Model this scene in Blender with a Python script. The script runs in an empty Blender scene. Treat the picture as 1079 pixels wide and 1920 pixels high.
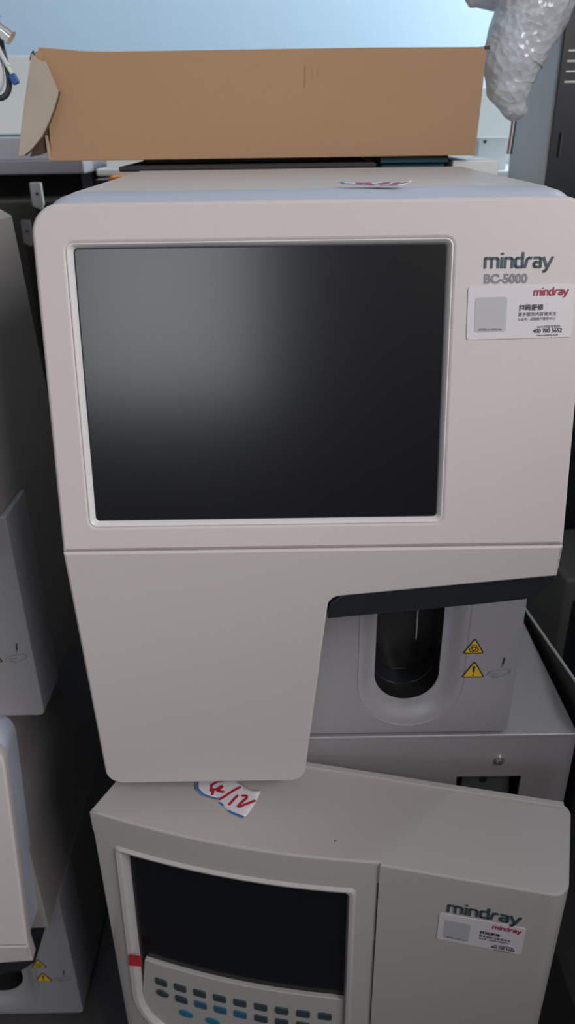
import bpy, bmesh, math, random
from math import radians as R, sin, cos, pi
from mathutils import Matrix, Vector, noise
random.seed(7)
CZ = 0.912                       # camera height above the floor
S = bpy.context.scene
COL = S.collection

# ------------------------------------------------------------------ materials
def mat(name, col, rough=.5, metal=0, spec=.5, bump=0, bscale=300, var=0, vscale=8, coat=0, alpha=1, trans=0, emit=None):
    m = bpy.data.materials.new(name); m.use_nodes = True
    nt = m.node_tree; b = nt.nodes['Principled BSDF']
    b.inputs['Base Color'].default_value = (*col, 1)
    b.inputs['Roughness'].default_value = rough
    b.inputs['Metallic'].default_value = metal
    b.inputs['Specular IOR Level'].default_value = spec
    b.inputs['Coat Weight'].default_value = coat
    b.inputs['Alpha'].default_value = alpha
    b.inputs['Transmission Weight'].default_value = trans
    if emit:
        b.inputs['Emission Color'].default_value = (*emit[0], 1); b.inputs['Emission Strength'].default_value = emit[1]
    tc = nt.nodes.new('ShaderNodeTexCoord')
    if var:
        n = nt.nodes.new('ShaderNodeTexNoise'); n.inputs['Scale'].default_value = vscale; n.inputs['Detail'].default_value = 4
        nt.links.new(tc.outputs['Object'], n.inputs['Vector'])
        r = nt.nodes.new('ShaderNodeMapRange'); r.inputs['To Min'].default_value = 1 - var; r.inputs['To Max'].default_value = 1 + var
        nt.links.new(n.outputs['Fac'], r.inputs['Value'])
        mx = nt.nodes.new('ShaderNodeMix'); mx.data_type = 'RGBA'; mx.blend_type = 'MULTIPLY'; mx.inputs['Factor'].default_value = 1
        mx.inputs['A'].default_value = (*col, 1); nt.links.new(r.outputs['Result'], mx.inputs['B'])
        nt.links.new(mx.outputs['Result'], b.inputs['Base Color'])
    if bump:
        n2 = nt.nodes.new('ShaderNodeTexNoise'); n2.inputs['Scale'].default_value = bscale; n2.inputs['Detail'].default_value = 3
        nt.links.new(tc.outputs['Object'], n2.inputs['Vector'])
        bp = nt.nodes.new('ShaderNodeBump'); bp.inputs['Strength'].default_value = bump; bp.inputs['Distance'].default_value = .001
        nt.links.new(n2.outputs['Fac'], bp.inputs['Height']); nt.links.new(bp.outputs['Normal'], b.inputs['Normal'])
    return m

M = {}
M['fascia'] = mat('fascia_plastic', (.66, .60, .595), .42, var=.015, vscale=12, bump=.03, bscale=900)
M['bezel'] = mat('bezel_plastic', (.78, .75, .76), .25, bump=.02, bscale=900)
M['rim'] = mat('blue_grey_rim', (.47, .51, .60), .45)
M['body'] = mat('painted_body', (.64, .60, .585), .42, var=.03, bump=.04, bscale=700)
M['silver'] = mat('silver_panel', (.41, .40, .435), .38, metal=.25, bump=.03, bscale=900)
M['black'] = mat('black_plastic', (.018, .021, .026), .38)
M['liner'] = mat('slot_liner', (.02, .019, .019), .3)
M['screen'] = mat('dark_screen', (.008, .009, .011), .2, spec=.85)
M['screen2'] = mat('black_screen', (.006, .008, .010), .16, spec=.5)
M['steel'] = mat('polished_steel', (.75, .75, .76), .22, metal=1)
M['logo'] = mat('logo_slate', (.05, .085, .115), .5)
M['grey_ink'] = mat('grey_ink', (.24, .24, .28), .5)
M['paper'] = mat('white_paper', (.82, .81, .86), .45, var=.03, vscale=80)
M['sticker'] = mat('sticker_white', (.74, .70, .73), .28)
M['patch'] = mat('sticker_grey_patch', (.50, .49, .53), .4)
M['ink'] = mat('black_ink', (.03, .03, .04), .5)
M['red_ink'] = mat('crimson_ink', (.46, .025, .08), .5)
M['marker'] = mat('red_marker', (.50, .02, .045), .5)
M['blue_marker'] = mat('blue_marker', (.02, .19, .52), .5)
M['yellow'] = mat('hazard_yellow', (.80, .50, .02), .5)
M['cardboard'] = mat('cardboard', (.46, .285, .16), .8, var=.10, vscale=5, bump=.15, bscale=260)
M['cardboard_in'] = mat('cardboard_edge', (.46, .39, .32), .85, var=.06, vscale=9, bump=.1, bscale=260)
M['card_edge'] = mat('cardboard_cut', (.13, .08, .045), .9)
M['keypad_body'] = mat('keypad_analyzer_plastic', (.52, .485, .475), .45, var=.02, bump=.05, bscale=800)
M['key_dark'] = mat('slate_key', (.045, .065, .08), .5)
M['key_blue'] = mat('blue_key', (.02, .20, .33), .45)
M['key_teal'] = mat('teal_key', (.03, .14, .22), .45)
M['tape'] = mat('red_tape', (.60, .03, .035), .4)
M['cabinet'] = mat('cabinet_steel', (.49, .46, .485), .36, metal=.35, bump=.03, bscale=600)
M['dark_metal'] = mat('dark_painted_metal', (.025, .022, .022), .45)
M['grey_metal'] = mat('brushed_grey_metal', (.66, .66, .67), .4, var=.05, vscale=6)
M['white_metal'] = mat('white_enamel', (.80, .83, .82), .35)
M['lavender'] = mat('pale_grey_enamel', (.52, .52, .58), .35)
M['table'] = mat('grey_tabletop', (.36, .35, .40), .4)
M['teal'] = mat('teal_plastic', (.03, .13, .17), .45)
M['orange'] = mat('orange_plastic', (.85, .30, .02), .45)
M['brown'] = mat('brown_carton', (.10, .045, .025), .8)
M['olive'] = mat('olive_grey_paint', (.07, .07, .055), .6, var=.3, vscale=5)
M['wire_white'] = mat('pale_cable_jacket', (.55, .58, .60), .4)
M['wire_dark'] = mat('dark_cable_jacket', (.03, .045, .05), .4)
M['wire_green'] = mat('pale_green_cable', (.55, .65, .45), .4)
M['blue_plug'] = mat('blue_plug', (.02, .09, .30), .4)
M['floor'] = mat('dark_floor', (.075, .07, .072), .5, var=.2, vscale=4, bump=.1, bscale=60)
M['ceiling'] = mat('ceiling_paint', (.4, .4, .4), .8)
M['side_wall'] = mat('room_wall_paint', (.09, .08, .078), .8, var=.05, vscale=2)

def wall_mat():
    m = mat('pale_blue_wall', (.54, .72, .88), .6); nt = m.node_tree; b = nt.nodes['Principled BSDF']
    tc = nt.nodes.new('ShaderNodeTexCoord'); w = nt.nodes.new('ShaderNodeTexWave'); w.bands_direction = 'X'
    w.inputs['Scale'].default_value = 9; w.inputs['Distortion'].default_value = .6; w.inputs['Detail'].default_value = 2
    nt.links.new(tc.outputs['Object'], w.inputs['Vector'])
    bp = nt.nodes.new('ShaderNodeBump'); bp.inputs['Strength'].default_value = .03; bp.inputs['Distance'].default_value = .004
    nt.links.new(w.outputs['Fac'], bp.inputs['Height']); nt.links.new(bp.outputs['Normal'], b.inputs['Normal'])
    return m
M['wall_back'] = wall_mat()

def wrap_mat():
    m = bpy.data.materials.new('bubble_wrap'); m.use_nodes = True; nt = m.node_tree; b = nt.nodes['Principled BSDF']
    b.inputs['Roughness'].default_value = .18; b.inputs['Specular IOR Level'].default_value = .7
    tc = nt.nodes.new('ShaderNodeTexCoord')
    v = nt.nodes.new('ShaderNodeTexVoronoi'); v.inputs['Scale'].default_value = 140
    n = nt.nodes.new('ShaderNodeTexNoise'); n.inputs['Scale'].default_value = 45; n.inputs['Detail'].default_value = 5
    nt.links.new(tc.outputs['Object'], v.inputs['Vector']); nt.links.new(tc.outputs['Object'], n.inputs['Vector'])
    ad = nt.nodes.new('ShaderNodeMath'); ad.operation = 'ADD'
    nt.links.new(v.outputs['Distance'], ad.inputs[0]); nt.links.new(n.outputs['Fac'], ad.inputs[1])
    bp = nt.nodes.new('ShaderNodeBump'); bp.inputs['Strength'].default_value = .55; bp.inputs['Distance'].default_value = .003
    nt.links.new(ad.outputs[0], bp.inputs['Height']); nt.links.new(bp.outputs['Normal'], b.inputs['Normal'])
    cr = nt.nodes.new('ShaderNodeValToRGB'); cr.color_ramp.elements[0].color = (.60, .63, .68, 1); cr.color_ramp.elements[1].color = (.86, .90, .96, 1)
    cr.color_ramp.elements[0].position = .3; cr.color_ramp.elements[1].position = .7
    nt.links.new(n.outputs['Fac'], cr.inputs['Fac']); nt.links.new(cr.outputs['Color'], b.inputs['Base Color'])
    b.inputs['Alpha'].default_value = .8
    return m
M['wrap'] = wrap_mat()

# ------------------------------------------------------------------ helpers
def frame(o, x=(1, 0, 0), y=(0, 0, 1)):
    x = Vector(x).normalized(); y = Vector(y).normalized(); n = x.cross(y)
    return Matrix(((x[0], y[0], n[0], o[0]), (x[1], y[1], n[1], o[1]), (x[2], y[2], n[2], o[2]), (0, 0, 0, 1)))

def from_data(verts, faces):
    me = bpy.data.meshes.new('m'); me.from_pydata([tuple(v) for v in verts], [], faces)
    bm = bmesh.new(); bm.from_mesh(me); bmesh.ops.recalc_face_normals(bm, faces=bm.faces); bm.to_mesh(me); bm.free()
    return me

def box(x0, y0, z0, x1, y1, z1):
    v = [(x, y, z) for z in (z0, z1) for y in (y0, y1) for x in (x0, x1)]
    return from_data(v, [(0, 1, 3, 2), (4, 6, 7, 5), (0, 4, 5, 1), (2, 3, 7, 6), (0, 2, 6, 4), (1, 5, 7, 3)])

def join(*ms):
    bm = bmesh.new()
    for m in ms: bm.from_mesh(m)
    me = bpy.data.meshes.new('m'); bm.to_mesh(me); bm.free(); return me

def xf(me, mtx): me.transform(mtx); return me

def fillet(pts, rad, ns=1, nc=6):
    out = []; n = len(pts); arcs = []
    for i in range(n):
        p = Vector(pts[i]); a = Vector(pts[i-1]) - p; b = Vector(pts[(i+1) % n]) - p
        r = rad[i] if isinstance(rad, (list, tuple)) else rad
        if r <= 0: arcs.append([p]*(nc+1)) if ns > 1 else arcs.append([p]); continue
        ang = a.angle(b); t = min(r/math.tan(ang/2), a.length*.49, b.length*.49); r = t*math.tan(ang/2)
        p0 = p + a.normalized()*t; p1 = p + b.normalized()*t
        c = p + (a.normalized()+b.normalized()).normalized()*(r/sin(ang/2))
        v0 = p0-c; v1 = p1-c; th = v0.angle(v1); arc = []
        for k in range(nc+1):
            s = k/nc; arc.append(c + (v0*sin((1-s)*th) + v1*sin(s*th))/max(sin(th), 1e-6))
        arcs.append(arc)
    for i in range(n):
        out += arcs[i]
        a = arcs[i][-1]; b = arcs[(i+1) % n][0]
        for k in range(1, ns): out.append(a.lerp(b, k/ns))
    return out

def from_curve(cu, mtx=None):
    o = bpy.data.objects.new('tmp', cu); COL.objects.link(o)
    bpy.context.view_layer.update()
    me = bpy.data.meshes.new_from_object(o.evaluated_get(bpy.context.evaluated_depsgraph_get()))
    bpy.data.objects.remove(o); bpy.data.curves.remove(cu)
    if mtx: me.transform(mtx)
    return me

def plate(outlines, depth, bev=.001, mtx=None, res=3):
    # outlines in XY; the front face lies at z = 0, the body goes to -depth
    cu = bpy.data.curves.new('c', 'CURVE'); cu.dimensions = '2D'; cu.fill_mode = 'BOTH'
    cu.extrude = depth/2 - bev; cu.bevel_depth = bev; cu.offset = -bev; cu.bevel_resolution = res
    for ol in outlines:
        sp = cu.splines.new('POLY'); sp.points.add(len(ol)-1); sp.use_cyclic_u = True
        for i, p in enumerate(ol): sp.points[i].co = (p[0], p[1], 0, 1)
    me = from_curve(cu, Matrix.Translation((0, 0, -depth/2)))
    if mtx: me.transform(mtx)
    return me

def text(s, size, mtx, ext=.00015, off=0, sx=1, align='LEFT'):
    cu = bpy.data.curves.new('t', 'FONT'); cu.body = s; cu.size = size; cu.extrude = ext; cu.offset = off; cu.align_x = align
    cu.resolution_u = 4
    return from_curve(cu, mtx @ Matrix.Diagonal((sx, 1, 1, 1)))

def ribbon(strokes, w, mtx=None, z=.0002, fn=None):
    V = []; F = []
    for st in strokes:
        st = [Vector(p[:2]) for p in st]
        if fn:                                                     # follow a bent sheet: subdivide
            d = []
            for a, b in zip(st, st[1:]):
                k = max(1, int((b-a).length/(w*.7)))
                d += [a.lerp(b, i/k) for i in range(k)]
            st = d + [st[-1]]
        for a, b in zip(st, st[1:]):
            t = (b-a)
            if t.length < 1e-9: continue
            n = Vector((-t.y, t.x)).normalized()*w/2; i = len(V)
            V += [a+n, a-n, b-n, b+n]; F.append((i, i+1, i+2, i+3))
        for p in st[1:-1] if not fn else st:
            i = len(V)
            for k in range(10): V.append(p + Vector((cos(k*pi/5), sin(k*pi/5)))*w/2)
            F.append(tuple(range(i, i+10)))
    if fn: vs = [Vector(fn(p.x, p.y)) + Vector((0, 0, z)) for p in V]
    else: vs = [Vector((p.x, p.y, z)) for p in V]
    me = bpy.data.meshes.new('r'); me.from_pydata([tuple(v) for v in vs], [], F)
    if mtx: me.transform(mtx)
    return me

def loft(rings, cap0=False, cap1=True, closed=True):
    n = len(rings[0]); V = [Vector(p) for r in rings for p in r]; F = []
    for i in range(len(rings)-1):
        for k in range(n if closed else n-1):
            a = i*n+k; b = i*n+(k+1) % n; F.append((a, b, b+n, a+n))
    if cap0: F.append(tuple(range(n)))
    if cap1: F.append(tuple(range((len(rings)-1)*n, len(rings)*n)))
    return from_data(V, F)

def tube(pts, r, seg=10, cap=True, sub=6, taper=None):
    P = [Vector(p) for p in pts]
    if sub > 1 and len(P) > 2:                                    # Catmull-Rom
        Q = []
        for i in range(len(P)-1):
            a = P[max(i-1, 0)]; b = P[i]; c = P[i+1]; d = P[min(i+2, len(P)-1)]
            for k in range(sub):
                t = k/sub
                Q.append(.5*((2*b) + (c-a)*t + (2*a-5*b+4*c-d)*t*t + (3*b-a-3*c+d)*t**3))
        P = Q + [P[-1]]
    rings = []; up = Vector((.31, .83, .46)).normalized()
    for i, p in enumerate(P):
        t = (P[min(i+1, len(P)-1)] - P[max(i-1, 0)]).normalized()
        x = t.cross(up).normalized(); y = t.cross(x)
        rr = r if taper is None else r*taper(i/(len(P)-1))
        rings.append([p + (x*cos(2*pi*k/seg) + y*sin(2*pi*k/seg))*rr for k in range(seg)])
    return loft(rings, cap, cap)

def sphere(c, r, seg=16):
    bm = bmesh.new(); bmesh.ops.create_uvsphere(bm, u_segments=seg, v_segments=seg//2, radius=r)
    bmesh.ops.translate(bm, verts=bm.verts, vec=c); me = bpy.data.meshes.new('s'); bm.to_mesh(me); bm.free(); return me

def part(name, me, m, parent=None, bev=0, seg=3, label=None):
    me.name = name; me.materials.clear(); me.materials.append(m)
    for p in me.polygons: p.use_smooth = True; p.material_index = 0
    me.set_sharp_from_angle(angle=R(35))
    o = bpy.data.objects.new(name, me); COL.objects.link(o)
    if parent: o.parent = parent
    if bev:
        b = o.modifiers.new('bevel', 'BEVEL'); b.width = bev; b.segments = seg; b.limit_method = 'ANGLE'; b.angle_limit = R(35); b.harden_normals = False
        w = o.modifiers.new('wn', 'WEIGHTED_NORMAL'); w.keep_sharp = False
        for e in me.edges: e.use_edge_sharp = False
    if label: o['label'] = label
    return o

def tag(o, label, cat, group=None):
    o['label'] = label; o['category'] = cat
    if group: o['group'] = group
    return o
def thing(name, label, cat, loc=(0, 0, 0), rz=0, group=None):
    o = bpy.data.objects.new(name, None); COL.objects.link(o); o.empty_display_size = .05
    o.location = loc; o.rotation_euler = (0, 0, rz)
    return tag(o, label, cat, group)
def solo(name, me, m, label, cat, bev=0, group=None, loc=(0, 0, 0), rz=0):
    o = part(name, me, m, None, bev); o.location = loc; o.rotation_euler = (0, 0, rz); return tag(o, label, cat, group)
def struct(name, me, m, parent=None):
    o = part(name, me, m, parent)
    if not parent: o['kind'] = 'structure'
    return o
def copy_tree(o, parent=None):
    c = o.copy(); COL.objects.link(c); c.parent = parent
    for ch in list(o.children): copy_tree(ch, c)
    return c

# ------------------------------------------------------------------ marks
LOGO = [[(.1, 0), (.1, .9), (1.18, .9), (1.3, .78), (1.3, 0)], [(.7, 0), (.7, .9)],
        [(1.64, 0), (1.64, 1)], [(1.66, 1.2), (1.68, 1.38)],
        [(1.97, 0), (1.97, .9), (2.5, .9), (2.62, .78), (2.62, 0)],
        [(3.58, 1.42), (3.58, .1), (3.05, .1), (2.93, .22), (2.93, .78), (3.05, .9), (3.58, .9)],
        [(3.82, 0), (4.0, .78), (4.15, .9), (4.45, .9)],
        [(4.6, .9), (5.15, .9), (5.27, .78), (5.27, .1), (4.78, .1), (4.66, .2), (4.66, .42), (4.78, .52), (5.27, .52)],
        [(5.5, 1), (5.86, .1)], [(6.38, 1), (5.86, -.12), (5.7, -.3), (5.5, -.3)]]
def logo(width, mtx):
    s = width/6.4
    return ribbon([[(x*s, y*s) for x, y in st] for st in LOGO], .25*s, mtx)

def rrect(x0, y0, x1, y1, r, ns=1, nc=5): return fillet([(x0, y0), (x1, y0), (x1, y1), (x0, y1)], r, ns, nc)

def service_sticker(parent, mtx, w=.063, h=.0308, code='AA-07002146'):
    st = part('service_sticker', plate([rrect(0, -h, w, 0, .0018)], .0006, .0002, mtx @ Matrix.Translation((0, 0, .0006))), M['sticker'], parent,
              label='white rounded service sticker with red wordmark and black text')
    T = mtx @ Matrix.Translation((0, 0, .0007))
    part('scan_patch', plate([rrect(.0045, -.0265, .0235, -.0062, .0018)], .0002, .00005, T @ Matrix.Translation((0, 0, .0001))), M['patch'], st, label='blank grey rounded square patch')
    A = lambda x, y: T @ Matrix.Translation((x, y, .0002))
    part('lettering', text('序列号:' + code, .0016, A(.0068, -.0257), ext=.00003), M['ink'], st)
    part('wordmark', logo(.0205, A(.0390, -.0062)), M['red_ink'], st, label='crimson wordmark')
    part('lettering', text('扫码报修', .0037, A(.0305, -.0142), ext=.00003, off=.00008), M['ink'], st)
    part('lettering', text('更多服务内容请关注', .0026, A(.0303, -.0177), ext=.00003, sx=.98), M['ink'], st)
    part('lettering', text('公众号：迈瑞客户服务中心', .0019, A(.0303, -.0203), ext=.00003, sx=.98), M['ink'], st)
    part('lettering', text('24小时服务热线:', .0020, A(.0420, -.0249), ext=.00003), M['ink'], st)
    part('lettering', text('400 700 5652', .0033, A(.0398, -.0277), ext=.00003, off=.00005, sx=.95), M['ink'], st)
    part('lettering', text('www.mindray.com', .0017, A(.0420, -.0297), ext=.00003), M['ink'], st)
    return st

# ------------------------------------------------------------------ the analyzer
L1 = R(11); L2 = R(-4); ZS = .2225
F1 = frame((0, 0, ZS), (1, 0, 0), (0, sin(L1), cos(L1)))
F2 = frame((0, 0, ZS), (1, 0, 0), (0, sin(L2), cos(L2)))

def make_analyzer():
    t = thing('blood_analyzer', '', 'blood analyzer')
    # upper front panel with screen opening
    up = fillet([(-.1625, .0004), (.1625, .0004), (.1625, .2115), (-.1625, .2115)], [.0008, .0008, .017, .017], 1, 8)
    hole = rrect(-.1432, .0172, .0826, .1893, .0045)
    part('front_panel', plate([up, hole], .012, .0022, F1), M['fascia'], t)
    def ring(x0, y0, x1, y1, r, z): return [F1 @ Vector((p.x, p.y, z)) for p in rrect(x0, y0, x1, y1, r, 4, 6)]
    part('screen_bezel', loft([ring(-.1434, .0170, .0828, .1895, .0045, -.0020), ring(-.1434, .0170, .0828, .1895, .0045, -.0001), ring(-.1427, .0176, .0823, .1890, .004, .0000), ring(-.1420, .0183, .0816, .1884, .0036, -.0005),
                               ring(-.1403, .0199, .0801, .1871, .003, -.0028), ring(-.1399, .0203, .0797, .1867, .0025, -.0036), ring(-.1399, .0203, .0797, .1867, .0025, -.008)], False, False), M['bezel'], t)
    part('screen', plate([rrect(-.1397, .0205, .0795, .1865, .0022)], .004, .0003, F1 @ Matrix.Translation((0, 0, -.0036))), M['screen'], t)
    gk = [F1 @ Vector((p.x, p.y, -.0033)) for p in rrect(-.1400, .0202, .0798, .1868, .0025, 4, 6)]
    gi = [F1 @ Vector((p.x, p.y, -.0033)) for p in rrect(-.1393, .0209, .0791, .1861, .002, 4, 6)]
    part('screen_gasket', loft([gk, gi], False, False), M['black'], t)
    # lower cover with the stepped cut-out
    lo = fillet([(-.1625, -.2205), (-.0062, -.2205), (.0108, -.0395), (.1625, -.0245), (.1625, -.0004), (-.1625, -.0004)],
                [.013, .012, .009, .0008, .0006, .0006], 1, 8)
    part('lower_cover', plate([lo], .012, .0016, F2), M['fascia'], t)
    # blue-grey rim behind the panels
    ou = fillet([(-.1605, .002), (.1605, .002), (.1605, .2095), (-.1605, .2095)], [.0008, .0008, .019, .019], 1, 8)
    a = [F1 @ Vector((p.x, p.y, -.0105)) for p in ou]
    b = [p + Vector((0, .004, .0062)) if p.z > .4 else p + Vector((0, .004, 0)) for p in a]
    def lift(p, dy, dz): k = max(0, min(1, (p.z-.36)/.06)); return p + Vector((0, dy, dz*k))
    b = [lift(p, .006, .0045) for p in a]; c = [lift(p, .012, .0068) for p in a]; d = [lift(p, .030, .0070) for p in a]
    part('rim', loft([a, b, c, d], True, True), M['rim'], t)
    # column shell behind the lower cover
    cs = fillet([(-.1600, -.2185), (-.0085, -.2185), (.0085, -.042), (.0085, -.003), (-.16, -.003)], [.012, .011, 0, 0, 0], 1, 6)
    q0 = [F2 @ Vector((p.x, p.y, -.012)) for p in cs]; q1 = [Vector((p.x, .119, p.z)) for p in q0]
    part('column_shell', loft([q0, q1], True, True), M['body'], t)
    # main body
    def lv(z, yf, yb, hw): return [(-hw, yf, z), (hw, yf, z), (hw, yb, z), (-hw, yb, z)]
    part('body', loft([lv(.003, .118, .33, .1695), lv(.2, .118, .33, .1695), lv(.2005, .034, .33, .1690), lv(.30, .05, .33, .160), lv(.4330, .074, .33, .1455)], True, True), M['body'], t, bev=.004)
    # silver sampling panel with a U dish
    def U(r, cx, zb, zt, n=14):
        return [(cx - r, zt)] + [(cx - r*cos(pi*k/n), zb + r - r*sin(pi*k/n)) for k in range(n+1)] + [(cx + r, zt)]
    G = frame((0, .068, 0))
    pan = fillet([(-.018, .002), (.1695, .002), (.1695, .199), (-.018, .199)], [.001, .005, .001, .001], 1, 6)
    part('sample_panel', plate([pan, U(.0435, .0830, .0115, .176)], .050, .0012, G), M['silver'], t)
    def dense(ol, z): return [G @ Vector((p[0], p[1], z)) for p in ol]
    ui2 = U(.0268, .0808, .0335, .1757, 28); rr_ = []
    for k in range(9):
        f = k/8; e = (1-cos(pi*f))/2
        rr_.append(dense(U(.0435 - .0158*f, .0830 - .0020*f, .0115 + .0205*f, .176, 28), -.0001 - .0068*e))
    part('slot_surround', loft([dense(U(.0435, .0830, .0115, .176, 28), -.003)] + rr_ + [dense(ui2, -.0072), dense(ui2, -.011)], False, False), M['silver'], t)
    sl = part('sampling_slot', loft([dense(ui2, -.0075), dense(U(.0266, .0808, .0337, .1757, 28), -.046)], False, True), M['liner'], t)
    part('slot_shelf', plate([[(.0808-.0255+.051*k/20, .0345+.0105*(1-cos(0)) ) for k in (0, 20)] + [(.0808+.0255*cos(-pi*k/12), .0600+.0255*sin(-pi*k/12)) for k in range(13)]], .02, .001, G @ Matrix.Translation((0, 0, -.026))), M['black'], sl)
    part('sample_probe', join(tube([(.0880, .083, .185), (.0880, .083, .104), (.0880, .083, .089)], .0011, 12, sub=1, taper=lambda s: 1 if s < .9 else .5),
                              tube([(.0880, .083, .185), (.0880, .083, .165)], .003, 12, sub=1)), M['steel'], t)
    # black brow under the cut-out
    br = fillet([(.0100, .1640), (.1150, .1742), (.1475, .1780), (.1625, .1905), (.1625, .1985), (.0212, .1850), (.0122, .1772)], [.001, 0, .01, .002, 0, 0, .006], 1, 6)
    part('brow', plate([br], .062, .0015, frame((0, .0050, 0))), M['black'], t)
    # hazard marks
    H = frame((0, .0676, 0))
    def tri(cx, zb, w, h):
        part('warning_sign', plate([fillet([(cx-w/2, zb), (cx+w/2, zb), (cx, zb+h)], .0014, 1, 4)], .0003, .0001, H @ Matrix.Translation((0, 0, .0001))), M['ink'], t, label='black bordered yellow triangle')
        s = t.children[-1] if False else [c for c in bpy.data.objects if c.parent == t and c.name.startswith('warning_sign')][-1]
        part('sign_face', plate([fillet([(cx-w/2+.0019, zb+.0011), (cx+w/2-.0019, zb+.0011), (cx, zb+h-.0022)], .0007, 1, 4)], .0002, .00005, H @ Matrix.Translation((0, 0, .0003))), M['yellow'], s)
        return s
    s1 = tri(.1322, .0852, .0182, .0158); s2 = tri(.1340, .0612, .0198, .0172)
    bx, bz = .1322, .0905; st = []
    for k in range(3):
        a0 = pi/2 + k*2*pi/3; cx = bx+.0019*cos(a0); cz = bz+.0019*sin(a0)
        st.append([(cx+.0020*cos(a0+s*2.3), cz+.0020*sin(a0+s*2.3)) for s in [-1+.2*i for i in range(11)]])
    st.append([(bx+.0017*cos(i*pi/6), bz+.0017*sin(i*pi/6)) for i in range(13)])
    part('biohazard_symbol', ribbon(st, .0008, H, .0005), M['ink'], s1)
    ex = fillet([(.1333, .0665), (.1347, .0665), (.1352, .0732), (.1328, .0732)], [.0003, .0003, .001, .001], 1, 4)
    dot = [(.1340+.0008*cos(i*pi/6), .0640+.0008*sin(i*pi/6)) for i in range(12)]
    part('exclamation_mark', plate([ex, dot], .0002, .00004, H @ Matrix.Translation((0, 0, .0005))), M['ink'], s2)
    hand = [[(.1455, .0625), (.1475, .0655), (.1530, .0668), (.1580, .0676), (.1625, .0680), (.1645, .0665), (.1638, .0645), (.1600, .0632), (.1570, .0622)],
            [(.1485, .0640), (.1530, .0640), (.1560, .0648)], [(.1490, .0628), (.1520, .0618), (.1555, .0622)], [(.1500, .0618), (.1530, .0608), (.1552, .0612)]]
    hand = [[(x, .0608+(z-.0608)*1.25) for x, z in q] for q in hand]
    hp = part('hand_pictogram', ribbon(hand, .0006, H, .0003), M['grey_ink'], t, label='grey line drawing of a hand under a needle')
    part('needle_pictogram', join(ribbon([[(.1568, .0712), (.1573, .0745)]], .0005, H, .0003), ribbon([[(.1573, .0745), (.1581, .0808)]], .0013, H, .0003)), M['ink'], hp)
    # lettering on the front
    part('brand_lettering', logo(.0403, F1 @ Matrix.Translation((.1012, .1722, .0002)) @ Matrix.Rotation(R(-.2), 4, 'Z')), M['logo'], t, label='slate blue wordmark')
    part('model_lettering', text('BC-5000', .0072, F1 @ Matrix.Translation((.1014, .1639, .0002)), ext=.0001, off=.00032, sx=1.0), M['grey_ink'], t, label='grey model number')
    for x in (-.13, .13):
        for y in (.15, .30): part('foot', tube([(x, y, 0), (x, y, .005)], .011, 16, sub=1), M['black'], t)
    return t

BZ = CZ - .468
an = make_analyzer()
an.location = (.0163, .434, BZ)
left_top = copy_tree(an); left_top.location = (.0163-.4030, .459, BZ+.003)
lb = [c for c in left_top.children if c.name.startswith('body')][0]
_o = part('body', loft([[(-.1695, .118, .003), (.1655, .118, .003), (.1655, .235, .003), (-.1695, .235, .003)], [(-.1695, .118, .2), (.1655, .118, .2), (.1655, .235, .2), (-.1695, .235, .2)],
     [(-.169, .034, .2005), (.1655, .034, .2005), (.1655, .235, .2005), (-.169, .235, .2005)], [(-.15, .070, .400), (.157, .070, .400), (.157, .235, .400), (-.15, .235, .400)], [(-.14, .072, .412), (.143, .072, .412), (.143, .225, .412), (-.14, .225, .412)]], True, True), mat('shaded_body', (.30, .285, .275), .45, var=.03, bump=.04, bscale=700), left_top, bev=.006)  # body paint darkened: shade of the gap between machines put into the colour
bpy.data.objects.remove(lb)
left_low = copy_tree(an); lb = [c for c in left_low.children if c.name.startswith('body')][0]; lb.data = lb.data.copy(); lb.data.materials[0] = _o.data.materials[0]  # lower left body reuses the shade-darkened colour
left_low.location = (.0163-.4265, .459, BZ-.4345)
for _a in (an, left_top, left_low): _a['group'] = 'blood analyzers of the same model'
an['label'] = 'large off-white blood analyzer with dark screen and BC-5000 lettering, in the centre'
left_top['label'] = 'shadowed grey analyzer at the left edge, upper one of the stacked pair'
left_low['label'] = 'analyzer at the bottom left under the other one, cream front cover'
service_sticker(an, F1 @ Matrix.Translation((.0924, .1620, 0)) @ Matrix.Rotation(R(.8), 4, 'Z'))

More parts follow.
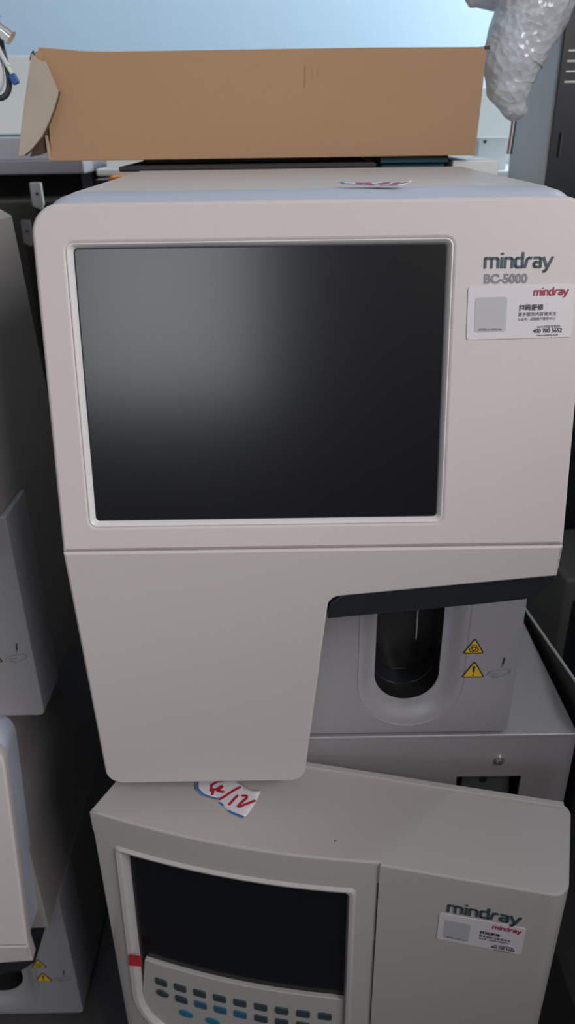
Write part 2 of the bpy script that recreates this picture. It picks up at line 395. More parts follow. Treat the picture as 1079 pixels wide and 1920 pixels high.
# ------------------------------------------------------------------ steel cabinet that carries it
def steel_cabinet():
    h = BZ - .0005
    t = thing('steel_cabinet', 'grey steel cabinet with a screw and open slot, under the central analyzer', 'cabinet', (.1, .502, 0))
    W0, W1 = -.128, .1465; D = .25
    sx0, sx1, sz0, sz1 = .047, .104, h-.105, h-.0495
    part('front_plate', plate([fillet([(W0, .01), (W1, .01), (W1, h-.004), (W0, h-.004)], .001), [(sx0, sz0), (sx0, sz1), (sx1, sz1), (sx1, sz0)]], .003, .0006, frame((0, 0, 0))), M['cabinet'], t)
    part('top_plate', box(W0, -.001, h-.004, W1, D, h), M['cabinet'], t, bev=.0012)
    part('side_plate', box(W1-.003, .003, .01, W1, D, h-.004), M['cabinet'], t)
    part('side_plate', box(W0, .003, .01, W0+.003, D, h-.004), M['cabinet'], t)
    part('back_plate', box(W0, D-.003, .01, W1, D, h-.004), M['cabinet'], t)
    part('base', box(W0+.005, .005, 0, W1-.005, D-.005, .012), M['black'], t)
    part('slot_box', join(box(sx0-.004, .003, sz0-.004, sx0, .05, sz1+.003), box(sx1, .003, sz0-.004, sx1+.004, .05, sz1+.003), box(sx0, .003, sz1, sx1, .05, sz1+.003),
                          box(sx0-.004, .05, sz0-.004, sx1+.004, .053, sz1+.003)), M['black'], t)
    lt = part('latch', loft([[(sx0+.008, .012, sz0), (sx1-.001, .012, sz0), (sx1-.001, .034, sz0), (sx0+.008, .034, sz0)],
                             [(sx0+.008, .012, sz1-.006), (sx1-.006, .012, sz1-.006), (sx1-.006, .034, sz1-.004), (sx0+.008, .034, sz1-.004)]], True, True), mat('latch_grey', (.10, .11, .11), .4), t, bev=.0015)
    part('keyhole', tube([(sx0+.0275, .0115, sz1-.016), (sx0+.0275, .0135, sz1-.016)], .0035, 16, sub=1), M['black'], lt)
    sc = part('screw', join(tube([(.0822, .001, h-.0297), (.0822, -.0015, h-.0297)], .0042, 20, sub=1), tube([(.0822, -.0015, h-.0297), (.0822, -.0042, h-.0297)], .0036, 20, sub=1, taper=lambda s: 1-.35*s)), M['steel'], t)
    part('screw_recess', box(.0800, -.0046, h-.0300, .0844, -.0041, h-.0294), M['black'], sc)
steel_cabinet()

# ------------------------------------------------------------------ keypad analyzer in front
def keypad_analyzer():
    H = CZ - .485
    t = thing('keypad_analyzer', 'off-white analyzer with keypad and black display, in front at the bottom', 'blood analyzer', (-.1611, .4403, 0), R(-13))
    def bend(u): s = max(0, min(1, u/.2308)); return -.0087*4*s*(1-s)
    B = lambda u, v, n: Vector((u, bend(u) - n, H + v))
    Bo = H
    BR = [(.3640, -.0010), (.3740, .0865), (-.0035, .0865)]
    bo = fillet([(.2316, -.0020)] + BR + [(.0000, .0130), (.2316, .0130)], [0, .014, .010, .004, 0, 0], 1, 8)
    Z = lambda ol, z: [(p.x, p.y, z) for p in ol]
    part('body', loft([Z(bo, .007), Z(bo, H-.022)], True, True), M['keypad_body'], t)
    arc = [Vector((u*.2306/24, bend(u*.2306/24))) for u in range(25)]
    rb = fillet([(.2316, -.0020)] + BR, [0, .014, .010, .004], 1, 8)
    co_ = arc + [Vector((.2316, -.0008))] + rb
    def inset(ol, d):
        out = []; n = len(ol)
        for k in range(n):
            a = ol[k]-ol[k-1]; b = ol[(k+1) % n]-ol[k]
            na = Vector((-a.y, a.x)); nb = Vector((-b.y, b.x))
            na = na.normalized() if na.length > 1e-9 else nb.normalized(); nb = nb.normalized() if nb.length > 1e-9 else na
            m = na+nb; m = m.normalized() if m.length > 1e-6 else na
            out.append(ol[k] + m*d)
        return out
    part('top_cover', loft([Z(co_, H-.022), Z(co_, H-.0020), Z(inset(co_, .0003), H-.0011), Z(inset(co_, .0010), H-.0003), Z(inset(co_, .0020), H)], True, True), M['keypad_body'], t).modifiers.new('wn', 'WEIGHTED_NORMAL').keep_sharp = True
    def rg(pts, rad, n, ns=14): return [B(p.x, p.y, n) for p in fillet(pts, rad, ns, 8)]
    out = [(.0002, -.0222), (.2306, -.0222), (.2306, -H+.008), (.0002, -H+.008)]
    ou2 = [(.0010, -.0222), (.2298, -.0222), (.2292, -H+.0094), (.0016, -H+.0094)]
    O = [(.0175, -.0315), (.2150, -.0300), (.2150, -.2950), (.0085, -.2800)]
    O2 = [(.0200, -.0337), (.2130, -.0320), (.2130, -.2925), (.0115, -.2775)]
    I = [(.0265, -.0378), (.2078, -.0362), (.2078, -.2860), (.0205, -.2710)]
    part('front_frame', loft([[Vector((p.x, .0135, p.z)) for p in rg(out, [.0001]*4, 0)], rg(out, [.0001]*4, -.0008), rg(ou2, [.0001]*4, 0), rg(O, [.005, .004, .03, .052], 0)], False, False), M['keypad_body'], t)
    part('display_bezel', loft([rg(O, [.005, .004, .03, .052], -.0001), rg(O2, [.005, .004, .03, .050], .0022), rg([((a[0]+b[0])/2, (a[1]+b[1])/2) for a, b in zip(O2, I)], [.004, .004, .03, .046], .0016),
                                rg(I, [.003, .003, .03, .042], -.0045), rg(I, [.003, .003, .03, .042], -.010)], False, False), mat('bezel_gloss', (.58, .55, .54), .3), t)
    # display
    def sheet(pts, rad, n, th, name, m, par, ns=14):
        f = rg(pts, rad, n, ns); bk = rg(pts, rad, n-th, ns)
        # fill as strips so that the sheet follows the curved front
        return part(name, curved(pts, rad, n, th), m, par)
    def curved(pts, rad, n, th):
        ol = fillet(pts, rad, 1, 8); us = [p.x for p in ol]; u0, u1 = min(us), max(us); K = 24; rows = []
        for k in range(K+1):
            u = u0 + (u1-u0)*(k+.0005*(k == 0)-.0005*(k == K))/K; vs = []
            for a, b in zip(ol, ol[1:]+ol[:1]):
                if (a.x-u)*(b.x-u) <= 0 and abs(a.x-b.x) > 1e-9: vs.append(a.y + (b.y-a.y)*(u-a.x)/(b.x-a.x))
            rows.append((u, min(vs), max(vs)))
        V = []; F = []
        for u, a, b in rows: V += [B(u, a, n), B(u, b, n), B(u, b, n-th), B(u, a, n-th)]
        for k in range(K):
            for j in range(4): F.append((4*k+j, 4*k+(j+1) % 4, 4*k+4+(j+1) % 4, 4*k+4+j))
        F.append((0, 1, 2, 3)); F.append((4*K, 4*K+1, 4*K+2, 4*K+3))
        return from_data(V, F)
    part('display', curved([(.0262, -.0374), (.2080, -.0358), (.2080, -.184), (.0220, -.184)], 0, -.0068, .002), M['screen2'], t)
    kp = part('keypad_panel', curved([(.0225, -.1775), (.2079, -.1735), (.2079, -.2862), (.0200, -.2712)], [.001, .001, .03, .042], -.0030, .006), M['keypad_body'], t, bev=.0012)
    def key(u, v, w, h, oval, m, lab=None):
        if oval: ol = [(u + w/2*cos(2*pi*k/24), v + h/2*sin(2*pi*k/24)) for k in range(24)]
        else: ol = [(p.x, p.y) for p in rrect(u-w/2, v-h/2, u+w/2, v+h/2, .0018)]
        me = plate([ol], .0028, .0006); me.transform(Matrix.Translation((0, 0, .0012)))
        for vt in me.vertices: vt.co = B(vt.co.x, vt.co.y, vt.co.z - .0030)
        part('key', me, m, kp, label=lab)
    for k in range(9): key(.0430+.01868*k, -.2020+.0003*k, .0118, .0090, False, M['key_dark'], 'slate rectangular key')
    key(.0427, -.2188, .0130, .0092, True, M['key_dark'], 'slate oval key')
    cs = [M['key_dark'], M['key_teal'], M['key_teal'], M['key_teal'], M['key_dark'], M['key_dark'], M['key_dark'], M['key_dark']]
    for k in range(8): key(.0614+.01868*k, -.2186+.0003*k, .0118, .0090, False, cs[k], 'teal rectangular key' if cs[k] == M['key_teal'] else 'slate rectangular key')
    for k in range(3): key(.0646+.0257*k, -.2385-.0003*k, .0140, .0095, True, M['key_blue'], 'blue oval key')
    for k in range(3): key(.1440+.0190*k, -.2385, .0118, .0090, False, M['key_dark'], 'slate rectangular key')
    # tape, lettering, sticker
    T = []
    tp = [(.0150, -.1830), (.0287, -.1770), (.0298, -.1620), (.0170, -.1670)]
    V = [];
    for n in (.0036, .0032): V += [B(u, v, n) for u, v in tp]
    part('red_tape', from_data(V, [(0, 1, 2, 3), (4, 5, 6, 7), (0, 1, 5, 4), (1, 2, 6, 5), (2, 3, 7, 6), (3, 0, 4, 7)]), M['tape'], t)
    FR = frame((0, -.00395, H), (1, .0075, 0), (0, 0, 1))
    part('brand_lettering', logo(.0525, FR @ Matrix.Translation((.2828, -.0368, .0003))), M['logo'], t)
    service_sticker(t, FR @ Matrix.Translation((.2775, -.0396, -.0002)), .0622, .0300, 'YY-66001327')
    part('rear_lip', box(.002, .0795, H-.001, .368, .0855, H+.0022), M['keypad_body'], t, bev=.001)
    for x in (.03, .34):
        for y in (.025, .07): part('foot', tube([(x, y, 0), (x, y, .008)], .008, 16, sub=1), M['black'], t)
    part('blemish', sphere((.196, .012, H), .0006, 8), M['ink'], t, label='tiny dark speck on the top')
keypad_analyzer()

# ------------------------------------------------------------------ handwritten notes
def note(name, ol, blue, red, loc, wave, label, rz=0, mirror=False):
    t = thing(name, label, 'paper note', loc, rz)
    cx = sum(p[0] for p in ol)/len(ol); cy = sum(p[1] for p in ol)/len(ol)
    fn = lambda x, y: (x, y, wave(x, y))
    bm = bmesh.new(); vs = [bm.verts.new((p[0]-cx, p[1]-cy, 0)) for p in ol]; bm.faces.new(vs)
    bmesh.ops.triangulate(bm, faces=bm.faces)
    for _ in range(4): bmesh.ops.subdivide_edges(bm, edges=[e for e in bm.edges if e.calc_length() > .004], cuts=1)
    bmesh.ops.triangulate(bm, faces=bm.faces)
    for v in bm.verts: v.co.z = wave(v.co.x, v.co.y)
    me = bpy.data.meshes.new('note'); bm.to_mesh(me); bm.free()
    o = part('sheet', me, M['paper'], t); s = o.modifiers.new('solid', 'SOLIDIFY'); s.thickness = .00012; s.offset = 0
    sh = lambda st: [[(x-cx, y-cy) for x, y in q] for q in st]
    part('border_stroke', ribbon(sh(blue), .0017, None, .0002, fn), M['blue_marker'], t)
    part('handwriting', ribbon(sh(red), .0024, None, .00025, fn), M['marker'], t)
ol = [(-.079, .4713), (-.0789, .4665), (-.0778, .4588), (-.0721, .4522), (-.0603, .4492), (-.0564, .4446), (-.0503, .4374), (-.0437, .4324), (-.0372, .4293),
      (-.0339, .4335), (-.0293, .4441), (-.0247, .4579), (-.0334, .459), (-.0402, .4638), (-.0455, .4673), (-.048, .4727)]
blue = [[(-.0775, .4703), (-.0768, .4593), (-.0714, .4529), (-.0648, .4507), (-.0589, .4497)], [(-.0572, .4455), (-.0549, .4432)], [(-.0499, .4372), (-.0444, .4337), (-.038, .4301)]]
red = [[(-.0566, .468), (-.0617, .4676), (-.0659, .4643), (-.0657, .4577), (-.0612, .46), (-.0577, .4627), (-.0569, .4618), (-.0603, .4581), (-.0558, .4566)],
       [(-.064, .4595), (-.0643, .4539)], [(-.0422, .4601), (-.0582, .4492)], [(-.0439, .451), (-.0499, .4436)],
       [(-.0396, .4512), (-.0364, .4516), (-.0363, .4488), (-.04, .4443), (-.0427, .4408), (-.0412, .4399), (-.0357, .4429), (-.0298, .4469)]]
mx = sum(p[0] for p in ol)/len(ol); my = sum(p[1] for p in ol)/len(ol)
note('paper_note', ol, blue, red, (mx, my, CZ-.485+.0004), lambda x, y: .0016*(.5+.5*sin(x*210+y*90)) + .0003,
     'crumpled paper note reading 4/12 in red marker, on the keypad analyzer')
note('paper_note', [(p[0]*.82, p[1]*.45) for p in ol], [[(a*.82, b*.45) for a, b in q] for q in blue], [[(a*.82, b*.45) for a, b in q] for q in red],
     (.0585, .5085, CZ-.035+.0012), lambda x, y: .0006*(.5+.5*sin(x*260)) + max(0, x-.008)*.14 + max(0, y+.010)*.07 + .0002,
     'flat curling paper note with red marks, on top of the central analyzer')

# ------------------------------------------------------------------ cardboard box and what carries it
BXZ = CZ - .0272
def cardboard_box():
    t = thing('cardboard_box', 'long brown cardboard box with torn left flap, behind the central analyzer', 'box', (-.0195, .80, BXZ))
    W = .2015; h = .0885; D = .30; th = .003
    part('front_wall', plate([[(-.1995, 0), (.2015, 0), (.2022, .010), (.2035, .048), (.2040, .088), (.10, .0888), (-.13, .0885), (-.155, .0890), (-.172, .0905), (-.197, .0925), (-.2000, .082), (-.1990, .07), (-.1965, .04)]], th, .0006, frame((0, 0, 0))), M['cardboard'], t)
    part('right_wall', box(W-th, th, 0, W, D, h), M['cardboard'], t)
    part('rear_wall', box(-W, D-th, 0, W-th, D, h), M['cardboard'], t)
    part('bottom_panel', box(-.197, th, 0, W-th, D-th, th), M['cardboard_in'], t)
    part('top_panel', box(-.190, th, h-.003, W-th, D-th, h-.0005), M['cardboard'], t)
    part('left_wall', box(-.197, th, th, -.194, D-th, h-.003), M['card_edge'], t)
    fl = [(-.1998, .0872), (-.1958, .0823), (-.1886, .0801), (-.1806, .0572), (-.1817, .0530), (-.1865, .0432), (-.1931, .0316), (-.2006, .0211), (-.2111, .0110), (-.2189, .0058), (-.2246, .0045), (-.2181, .0284), (-.2084, .0605)]
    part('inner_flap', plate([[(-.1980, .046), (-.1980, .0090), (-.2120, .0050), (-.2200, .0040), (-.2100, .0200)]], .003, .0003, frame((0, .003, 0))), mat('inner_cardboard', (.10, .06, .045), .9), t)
    part('cut_edge', plate([[(-.2020, .002), (-.1990, .001), (-.1990, .012), (-.2000, .022), (-.2020, .022)]], .004, .0003, frame((0, -.0004, 0))), mat('light_cut', (.52, .37, .25), .85), t)
    part('torn_flap', plate([fl], .003, .0005, frame((0, -.010, 0), (1, .04, 0), (0, .03, 1))), M['cardboard_in'], t, label='greyish torn flap folded out')
    part('torn_edge', plate([[(x+.0007, y-.0004) for x, y in fl[3:10]] + [(x+.0001, y+.0005) for x, y in reversed(fl[3:10])]], .0032, .0001, frame((0, -.0085, 0), (1, .04, 0), (0, .03, 1))), M['card_edge'], t)
    part('flap_hinge', plate([[(-.2010, .0880), (-.1970, .0900), (-.1940, .0860), (-.1950, .0810), (-.2010, .0830)]], .008, .0005, frame((0, -.002, 0))), M['cardboard'], t)
    part('corner_tab', box(.2020, .000, .0862, .2070, .004, .0888), M['card_edge'], t)
    part('tape_scrap', plate([[(-.2070, .083), (-.2050, .088), (-.2025, .0905), (-.2030, .088), (-.1995, .0895), (-.1990, .083)]], .004, .0004, frame((0, .001, 0))), M['black'], t)
    part('scuff', plate([[(.040, .058), (.0412, .058), (.0418, .076), (.0405, .075)], [(.047, .063), (.0476, .063), (.0478, .073), (.0471, .073)], [(.052, .066), (.0525, .066), (.0527, .075), (.0521, .075)]], .0002, .00005, frame((0, -.0002, 0))), mat('faint_scuff', (.36, .22, .12), .8), t)
cardboard_box()
sz = BXZ - .0005
solo('black_case', join(box(-.110, .01, 0, .0655, .29, CZ-.036), box(-.170, 0, CZ-.0362, .0675, .30, CZ-.0318), box(-.160, .08, CZ-.033, .0600, .29, sz)), M['black'], 'black case directly under the cardboard box', 'case', bev=.0012, loc=(.014+.005, .775, 0))
t = thing('teal_box', 'small teal box wedged under the right part of the cardboard box', 'box', (.127, .80, 0))
part('shell', box(-.031, .02, 0, .031, .28, sz-.006), M['teal'], t, bev=.002); part('lid', box(-.033, .012, sz-.006, .033, .282, sz), M['teal'], t, bev=.001)
solo('white_tray', box(-.0225, 0, 0, .0225, .25, sz-.004), M['white_metal'], 'white tray edge showing under the right end of the cardboard box', 'tray', bev=.002, loc=(.186, .81, 0))

# ------------------------------------------------------------------ bubble wrapped arm, tall cabinet at right
def wrapped_arm():
    t = thing('wrapped_arm', 'metal arm bundled in clear bubble wrap, hanging at the top right', 'wrapped equipment', (.262, .90, CZ+.10))
    def blob(path, radii, seg=48, K=60, amp=.0014, flat=.8):
        P = [Vector(p) for p in path]; rings = []
        for k in range(K+1):
            s = k/K*(len(P)-1); i = min(int(s), len(P)-2); f = s-i
            a = P[max(i-1, 0)]; b = P[i]; c = P[i+1]; d = P[min(i+2, len(P)-1)]
            p = .5*((2*b)+(c-a)*f+(2*a-5*b+4*c-d)*f*f+(3*b-a-3*c+d)*f**3)
            g = f*f*(3-2*f); r = radii[i]*(1-g) + radii[i+1]*g
            tg = (c-b).normalized(); x = tg.cross(Vector((0, 1, 0))).normalized(); y = tg.cross(x)
            ring = []
            for j in range(seg):
                an_ = 2*pi*j/seg; dr = x*cos(an_)+y*sin(an_)*flat; q = p+dr*r
                w = noise.noise(q*38)*amp*1.6 + noise.noise(q*110)*amp*.8 + abs(noise.noise(q*Vector((60, 60, 18)) if False else q*70))*amp*.7
                ring.append(q + dr*w*min(1, r/.01))
            rings.append(ring)
        return loft(rings, True, True)
    part('bubble_wrap', blob([(-.0185, 0, -.0985), (-.0195, 0, -.088), (-.0270, 0, -.066), (-.0265, 0, -.040), (-.0150, 0, -.010), (-.004, 0, .02), (.006, 0, .055), (.014, 0, .10), (.016, 0, .20), (.016, 0, .24)],
                              [.0045, .0125, .0250, .0315, .0345, .0355, .036, .036, .036, .030]), M['wrap'], t)
    part('bubble_wrap', blob([(.02, .055, .040), (-.01, .055, .030), (-.035, .055, .0215), (-.060, .055, .0195), (-.0700, .055, .0200)], [.019, .018, .0165, .012, .004], K=36), M['wrap'], t)
    part('rod', tube([(-.0185, .0, -.05), (-.0190, 0, -.100), (-.0205, 0, -.1300)], .0028, 16, sub=1), M['steel'], t)
    part('mounting_arm', tube([(.016, 0, .20), (.016, 0, .26), (.016, .05, .30), (.016, .12, .31)], .010, 16), M['steel'], t)
wrapped_arm()
def tall_cabinet():
    t = thing('tall_cabinet', 'tall instrument cabinet with grey side and black slotted front at the right', 'cabinet', (.298, .95, 0), R(-1))
    Hh = CZ+.42
    part('housing', box(0, .004, .01, .34, .17, Hh), M['grey_metal'], t, bev=.003)
    sl = []
    fp = [[(.002, .012), (.34, .012), (.34, Hh), (.002, Hh)]]
    part('front_panel', plate(fp, .006, .001, frame((0, 0, 0))), M['black'], t)
    for i in range(10):
        z = CZ+.0385+.0097*i
        if z > CZ+.070: continue
        part('vent_slot', plate([rrect(.0085, z-.0009, .11, z+.0009, .0008)], .0006, .0002, frame((0, -.0003, 0))), M['white_metal'], t)
    part('side_hinge', box(.012, -.0035, CZ-.035, .0135, -.001, CZ-.010), mat('hinge_grey', (.06, .06, .06), .4), t)
tall_cabinet()

# ------------------------------------------------------------------ rear tables and things on them
def table(name, label, x0, x1, y0, y1, top, th, legs, m, rz=0):
    t = thing(name, label, 'table', ((x0+x1)/2, (y0+y1)/2, 0))
    w = (x1-x0)/2; d = (y1-y0)/2
    part('tabletop', box(-w, -d, top-th, w, d, top), m, t, bev=.003)
    for lx, ly in legs: part('leg', box(lx-.011-(x0+x1)/2, ly-.011-(y0+y1)/2, 0, lx+.011-(x0+x1)/2, ly+.011-(y0+y1)/2, top-th), M['lavender'], t)
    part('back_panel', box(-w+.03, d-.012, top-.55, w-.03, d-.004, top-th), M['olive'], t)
table('rear_table', 'grey table along the back at the left, below the white cabinet', -1.5, -.330, 1.40, 2.0, CZ-.0455, .022, [(-.46, 1.97), (-1.45, 1.45), (-1.45, 1.9)], M['table'])
table('rear_bench', 'white bench behind the central analyzer, right of the grey table', -.322, .16, 1.45, 2.0, CZ-.062, .012, [(-.300, 1.49), (.14, 1.49), (-.30, 1.95), (.14, 1.95)], M['white_metal'])
table('rear_stand', 'white stand at the back, behind the right end of the cardboard box', .20, .66, 1.32, 1.95, CZ-.068, .02, [(.22, 1.36), (.63, 1.36), (.22, 1.9), (.63, 1.9)], M['white_metal'])
t = thing('storage_drawer', 'low pale grey drawer unit on the grey table, under the white cabinet', 'drawer', (-.95, 1.69, CZ-.0455))
part('shell', box(-.55, -.28, 0, .59, .28, .034), M['lavender'], t, bev=.002)
t = thing('white_cabinet', 'wide white cabinet at the left back, standing on the drawer unit', 'cabinet', (-.97, 1.70, CZ-.0115))
part('shell', box(-.52, -.085, 0, .60, .26, .132), M['white_metal'], t, bev=.006); part('seam', box(-.52, -.0865, .0005, .60, -.080, .003), M['teal'], t)
t = thing('white_carton', 'white carton on the white bench, beside the grey table', 'box', (-.262, 1.60, CZ-.062))
part('shell', box(-.045, -.13, 0, .045, .14, .022), M['white_metal'], t, bev=.0015)
t = thing('white_carton', 'white carton on the bench, seen just left of the black case', 'box', (-.155, 1.62, CZ-.062))
part('shell', box(-.055, -.13, 0, .055, .14, .024), M['white_metal'], t, bev=.0015)
t = thing('white_bracket', 'white metal bracket plate with dark holes, right of the cardboard box', 'bracket', (.338, 1.36, CZ-.068))
pl = part('plate', box(-.024, 0, 0, .024, .03, .0475), M['white_metal'], t, bev=.001)
for x, z in ((-.014, .041), (-.010, .007), (.006, .004)): part('hole', tube([(x, -.0008, z), (x, .001, z)], .0027, 14, sub=1), M['black'], pl)
t = thing('white_carton', 'tall white carton on the white stand, behind the bracket plate', 'box', (.45, 1.62, CZ-.068))
part('shell', box(-.20, -.05, 0, .20, .2, .125), M['white_metal'], t, bev=.003)
t = thing('connector_block', 'small grey connector block beside the white bracket plate', 'connector', (.3085, 1.36, CZ-.068))
part('block', box(-.0075, 0, 0, .0052, .03, .0405), mat('connector_grey', (.5, .52, .54), .4), t, bev=.001); part('terminal', box(-.003, -.004, .010, .0035, .001, .017), M['dark_metal'], t)

# under the rear tables
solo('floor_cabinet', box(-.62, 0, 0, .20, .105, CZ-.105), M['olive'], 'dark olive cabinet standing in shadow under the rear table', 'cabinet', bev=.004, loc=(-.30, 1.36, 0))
solo('black_adapter', box(-.011, 0, 0, .011, .04, .030), M['black'], 'black box under the table, left of the white bench leg', 'box', bev=.001, loc=(-.297, 1.37, CZ-.105))
solo('orange_case', box(-.024, 0, 0, .024, .05, .034), M['orange'], 'small orange case glimpsed behind the top left of the central analyzer', 'case', bev=.002, loc=(-.262, 1.375, CZ-.105))
solo('brown_carton', box(-.016, 0, 0, .016, .05, .016), M['brown'], 'small brown carton beside the orange case', 'box', bev=.001, loc=(-.204, 1.38, CZ-.105), group=None)
def bracket(x, y, z, w, h, lab, m):
    t = thing('socket_plate', lab, 'socket', (x, y, z))
    part('post', box(-.006, .004, -z, .006, .016, h*.3), M['dark_metal'], t)
    p = part('plate', plate([fillet([(-w/2, 0), (w*.25, -.006), (w/2, .002), (w/2, h), (-w/2, h)], .002)], .005, .0008, frame((0, 0, 0))), m, t)
    part('hole', tube([(.001, -.001, h*.52), (.001, .001, h*.52)], .0022, 14, sub=1), M['black'], p)
bracket(-.386, 1.30, CZ-.108, .018, .034, 'white socket plate with one dark hole, left of the central analyzer top corner', M['white_metal'])
bracket(-.4105, 1.30, CZ-.163, .015, .034, 'pinkish socket plate beside the upper left edge of the central analyzer', mat('pinkish_plate', (.40, .36, .37), .5))

# ------------------------------------------------------------------ right side clutter
t = thing('open_tray', 'black sheet metal tray with light rim, right of the steel cabinet', 'tray', (.2515, .53, 0))
zr0 = CZ-.4430; zr1 = CZ-.468
side = [(0, .0), (.17, .0), (.17, zr1), (-.04, zr0+.0065), (-.04, 0)]
part('side_panel', plate([[(a, b) for a, b in side]], .0025, .0003, frame((.0035, 0, 0), (0, 1, 0), (0, 0, 1))), M['dark_metal'], t)
part('rim', tube([(.0022, -.04, zr0+.007), (.0022, .17, zr1)], .0013, 8, sub=1), M['grey_metal'], t, label='light grey rim')
part('floor_panel', box(.004, -.04, .001, .07, .17, .004), M['dark_metal'], t)
t = thing('grey_unit', 'dark grey unit at the right edge behind the black tray', 'equipment', (.42, .80, 0), R(4))
part('housing', box(-.082, 0, .005, .10, .13, CZ-.497), mat('unit_grey', (.16, .155, .15), .5), t, bev=.006)
part('front_panel', plate([[(-.068, .02), (.095, .02), (.095, CZ-.545), (-.070, CZ-.528)]], .004, .001, frame((0, -.001, 0))), M['black'], t)

# ------------------------------------------------------------------ cables at the upper left
solo('white_carton', box(-.10, 0, 0, .055, .16, .135), M['white_metal'], 'white carton on the upper left analyzer, beyond the left edge', 'box', bev=.002, loc=(-.335, .615, BZ+.003+.4335))
def cables():
    t = thing('cable_bundle', 'coil of white and dark cables with metal and blue plugs, top left', 'cable', (-.245, .75, CZ+.05))
    X = -.245; Z = .05
    def c(pts): return [(p[0]-X, ((p[2] if len(p) > 2 else .75)-.75)*.35, p[1]-Z) for p in pts]
    part('cable', tube(c([(-.300, .106, .73), (-.262, .112), (-.240, .104), (-.2345, .085), (-.2330, .060), (-.2315, .040), (-.2345, .0285), (-.2430, .0245), (-.252, .034), (-.256, .060), (-.262, .09), (-.30, .108, .74)]), .0024, 12), M['wire_dark'], t, label='dark cable')
    part('cable', tube(c([(-.300, .104, .745), (-.265, .106, .745), (-.246, .098, .745), (-.2395, .080, .745), (-.2375, .055, .745), (-.2385, .037, .745), (-.2450, .030, .745), (-.254, .040, .745), (-.262, .085, .745), (-.30, .102, .745)]), .0030, 12), M['wire_white'], t, label='pale cable')
    part('cable', tube(c([(-.300, .100, .735), (-.262, .102, .735), (-.243, .092, .735), (-.2375, .074, .735), (-.2340, .058, .735), (-.2290, .0475, .735)]), .0019, 10), M['wire_white'], t, label='pale cable')
    part('cable', tube(c([(-.2308, .0500, .734), (-.2285, .0455, .734), (-.2268, .0415, .734)]), .0015, 10), M['wire_green'], t, label='pale green cable end')
    part('blue_plug', plate([[(p.x, p.y) for p in rrect(-.0028, -.0080, .0028, .0, .0012)]], .005, .0008, frame((-.2268-X, -.0085, .0418-Z), (.93, 0, .36), (-.36, 0, .93))), M['blue_plug'], t)
    part('cable', tube(c([(-.300, .109, .728), (-.255, .106, .728), (-.238, .096, .728), (-.2330, .0885, .728), (-.2310, .0820, .728)]), .0030, 12), mat('grey_cable', (.22, .25, .27), .4), t, label='grey cable')
    part('cable', tube(c([(-.250, .088, .725), (-.238, .083, .725), (-.2300, .0775, .725)]), .0026, 12), M['wire_dark'], t, label='dark cable')
    part('metal_connector', join(tube(c([(-.2315, .0755, .722), (-.2255, .0705, .722)]), .0052, 20, sub=1), tube(c([(-.2262, .0711, .722), (-.2215, .0672, .722)]), .0060, 20, sub=1),
                                 tube(c([(-.2350, .0782, .722), (-.2310, .0750, .722)]), .0040, 20, sub=1)), M['steel'], t, label='round steel connector')
cables()

# ------------------------------------------------------------------ room
x0, x1, y0, y1, zc = -2.6, 1.15, -3.0, 2.2, 3.0
struct('floor', box(x0, y0, -.08, x1, y1, 0), M['floor'])
struct('added_shade_wall', box(.67, -1.6, 0, .73, 1.22, 1.06), M['side_wall'])  # unseen low wall, added to keep side light off the lower scene
struct('ceiling', box(x0, y0, zc, x1, y1, zc+.08), M['ceiling'])
struct('wall_back', box(x0-.1, y1, -.08, x1+.1, y1+.1, zc+.08), M['wall_back'])
struct('wall_left', box(x0-.1, y0, -.08, x0, y1, zc+.08), M['side_wall'])
def holed(axis, pos, th, a0, a1, hole):
    h0, h1, g0, g1 = hole
    segs = [(a0, h0, -.08, zc+.08), (h1, a1, -.08, zc+.08), (h0, h1, -.08, g0), (h0, h1, g1, zc+.08)]
    if axis == 'x': return join(*[box(pos, s[0], s[2], pos+th, s[1], s[3]) for s in segs])
    return join(*[box(s[0], pos, s[2], s[1], pos+th, s[3]) for s in segs])
WF = (-1.22, -.12, CZ+.06, 2.25)      # window in the front wall (behind the camera)
WR = (1.25, 2.12, .95, 2.5)              # windows in the right wall
WK = (-2.0, -.35, 1.30, 2.40)
struct('wall_front', holed('y', y0-.1, .1, x0-.1, x1+.1, WF), M['side_wall'])
def wall2(pos, th, a0, a1, hs):
    out = []; y = a0
    for h in hs: out += [(y, h[0], -.08, zc+.08), (h[0], h[1], -.08, h[2]), (h[0], h[1], h[3], zc+.08)]; y = h[1]
    out.append((y, a1, -.08, zc+.08)); return join(*[box(pos, q[0], q[2], pos+th, q[1], q[3]) for q in out])
struct('wall_right', wall2(x1, .1, y0, y1, [WK, WR]), M['side_wall'])
w1 = bpy.data.objects.new('window_1', None); COL.objects.link(w1); w1['kind'] = 'structure'
part('window_frame', join(box(WF[0], y0-.07, WF[2], WF[1], y0-.03, WF[2]+.04), box(WF[0], y0-.07, WF[3]-.04, WF[1], y0-.03, WF[3]), box(WF[0], y0-.07, WF[2], WF[0]+.04, y0-.03, WF[3]), box(WF[1]-.04, y0-.07, WF[2], WF[1], y0-.03, WF[3])), M['white_metal'], w1)
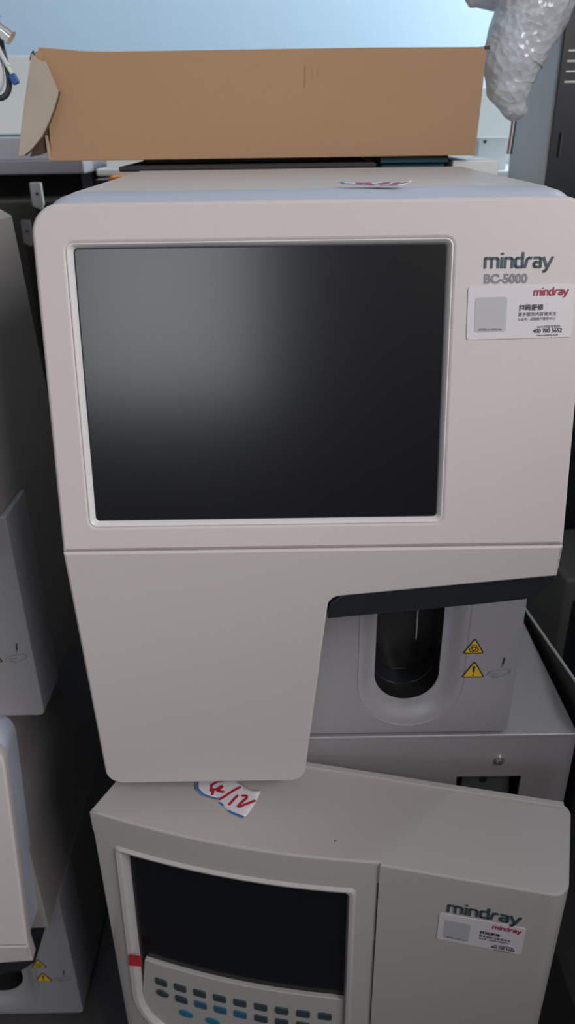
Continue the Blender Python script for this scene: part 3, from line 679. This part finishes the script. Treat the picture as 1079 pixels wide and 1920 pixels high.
for nm, W in (('window_2', WR), ('window_3', WK)):
    w2 = bpy.data.objects.new(nm, None); COL.objects.link(w2); w2['kind'] = 'structure'
    part('window_frame', join(box(x1+.03, W[0], W[2], x1+.07, W[1], W[2]+.04), box(x1+.03, W[0], W[3]-.04, x1+.07, W[1], W[3]), box(x1+.03, W[0], W[2], x1+.07, W[0]+.04, W[3]), box(x1+.03, W[1]-.04, W[2], x1+.07, W[1], W[3])), M['white_metal'], w2)

def area(name, loc, rot, sx, sy, power, col):
    l = bpy.data.lights.new(name, 'AREA'); l.shape = 'RECTANGLE'; l.size = sx; l.size_y = sy; l.energy = power; l.color = col
    o = bpy.data.objects.new(name, l); COL.objects.link(o); o.location = loc; o.rotation_euler = rot; return o
area('daylight_front_window', ((WF[0]+WF[1])/2, y0-.08, (WF[2]+WF[3])/2), (R(90), 0, 0), WF[1]-WF[0], WF[3]-WF[2], 12, (.93, .96, 1))
area('daylight_right_window', (x1+.08, (WR[0]+WR[1])/2, (WR[2]+WR[3])/2), (R(90), 0, R(90)), WR[1]-WR[0], WR[3]-WR[2], 38, (.86, .94, 1))
area('daylight_side_window', (x1+.08, (WK[0]+WK[1])/2, (WK[2]+WK[3])/2), (R(90), 0, R(90)), WK[1]-WK[0], WK[3]-WK[2], 71, (1, .97, .96))

w = bpy.data.worlds.new('world'); S.world = w; w.use_nodes = True
w.node_tree.nodes['Background'].inputs['Color'].default_value = (.75, .87, 1, 1)
w.node_tree.nodes['Background'].inputs['Strength'].default_value = .4

# ------------------------------------------------------------------ camera
cam = bpy.data.cameras.new('camera'); co = bpy.data.objects.new('camera', cam); COL.objects.link(co)
cam.sensor_fit = 'VERTICAL'; cam.sensor_height = 36; cam.lens = 27; cam.clip_start = .01
co.matrix_world = Matrix.Translation((0, 0, CZ)) @ Matrix.Rotation(R(90-26.7), 4, 'X') @ Matrix.Rotation(R(-.82), 4, 'Z')
cam.dof.use_dof = True; cam.dof.focus_distance = .49; cam.dof.aperture_fstop = 11
S.camera = co
S.view_settings.view_transform = 'Standard'; S.view_settings.look = 'None'; S.view_settings.gamma = 1
S.view_settings.use_curve_mapping = False; S.view_settings.exposure = 0
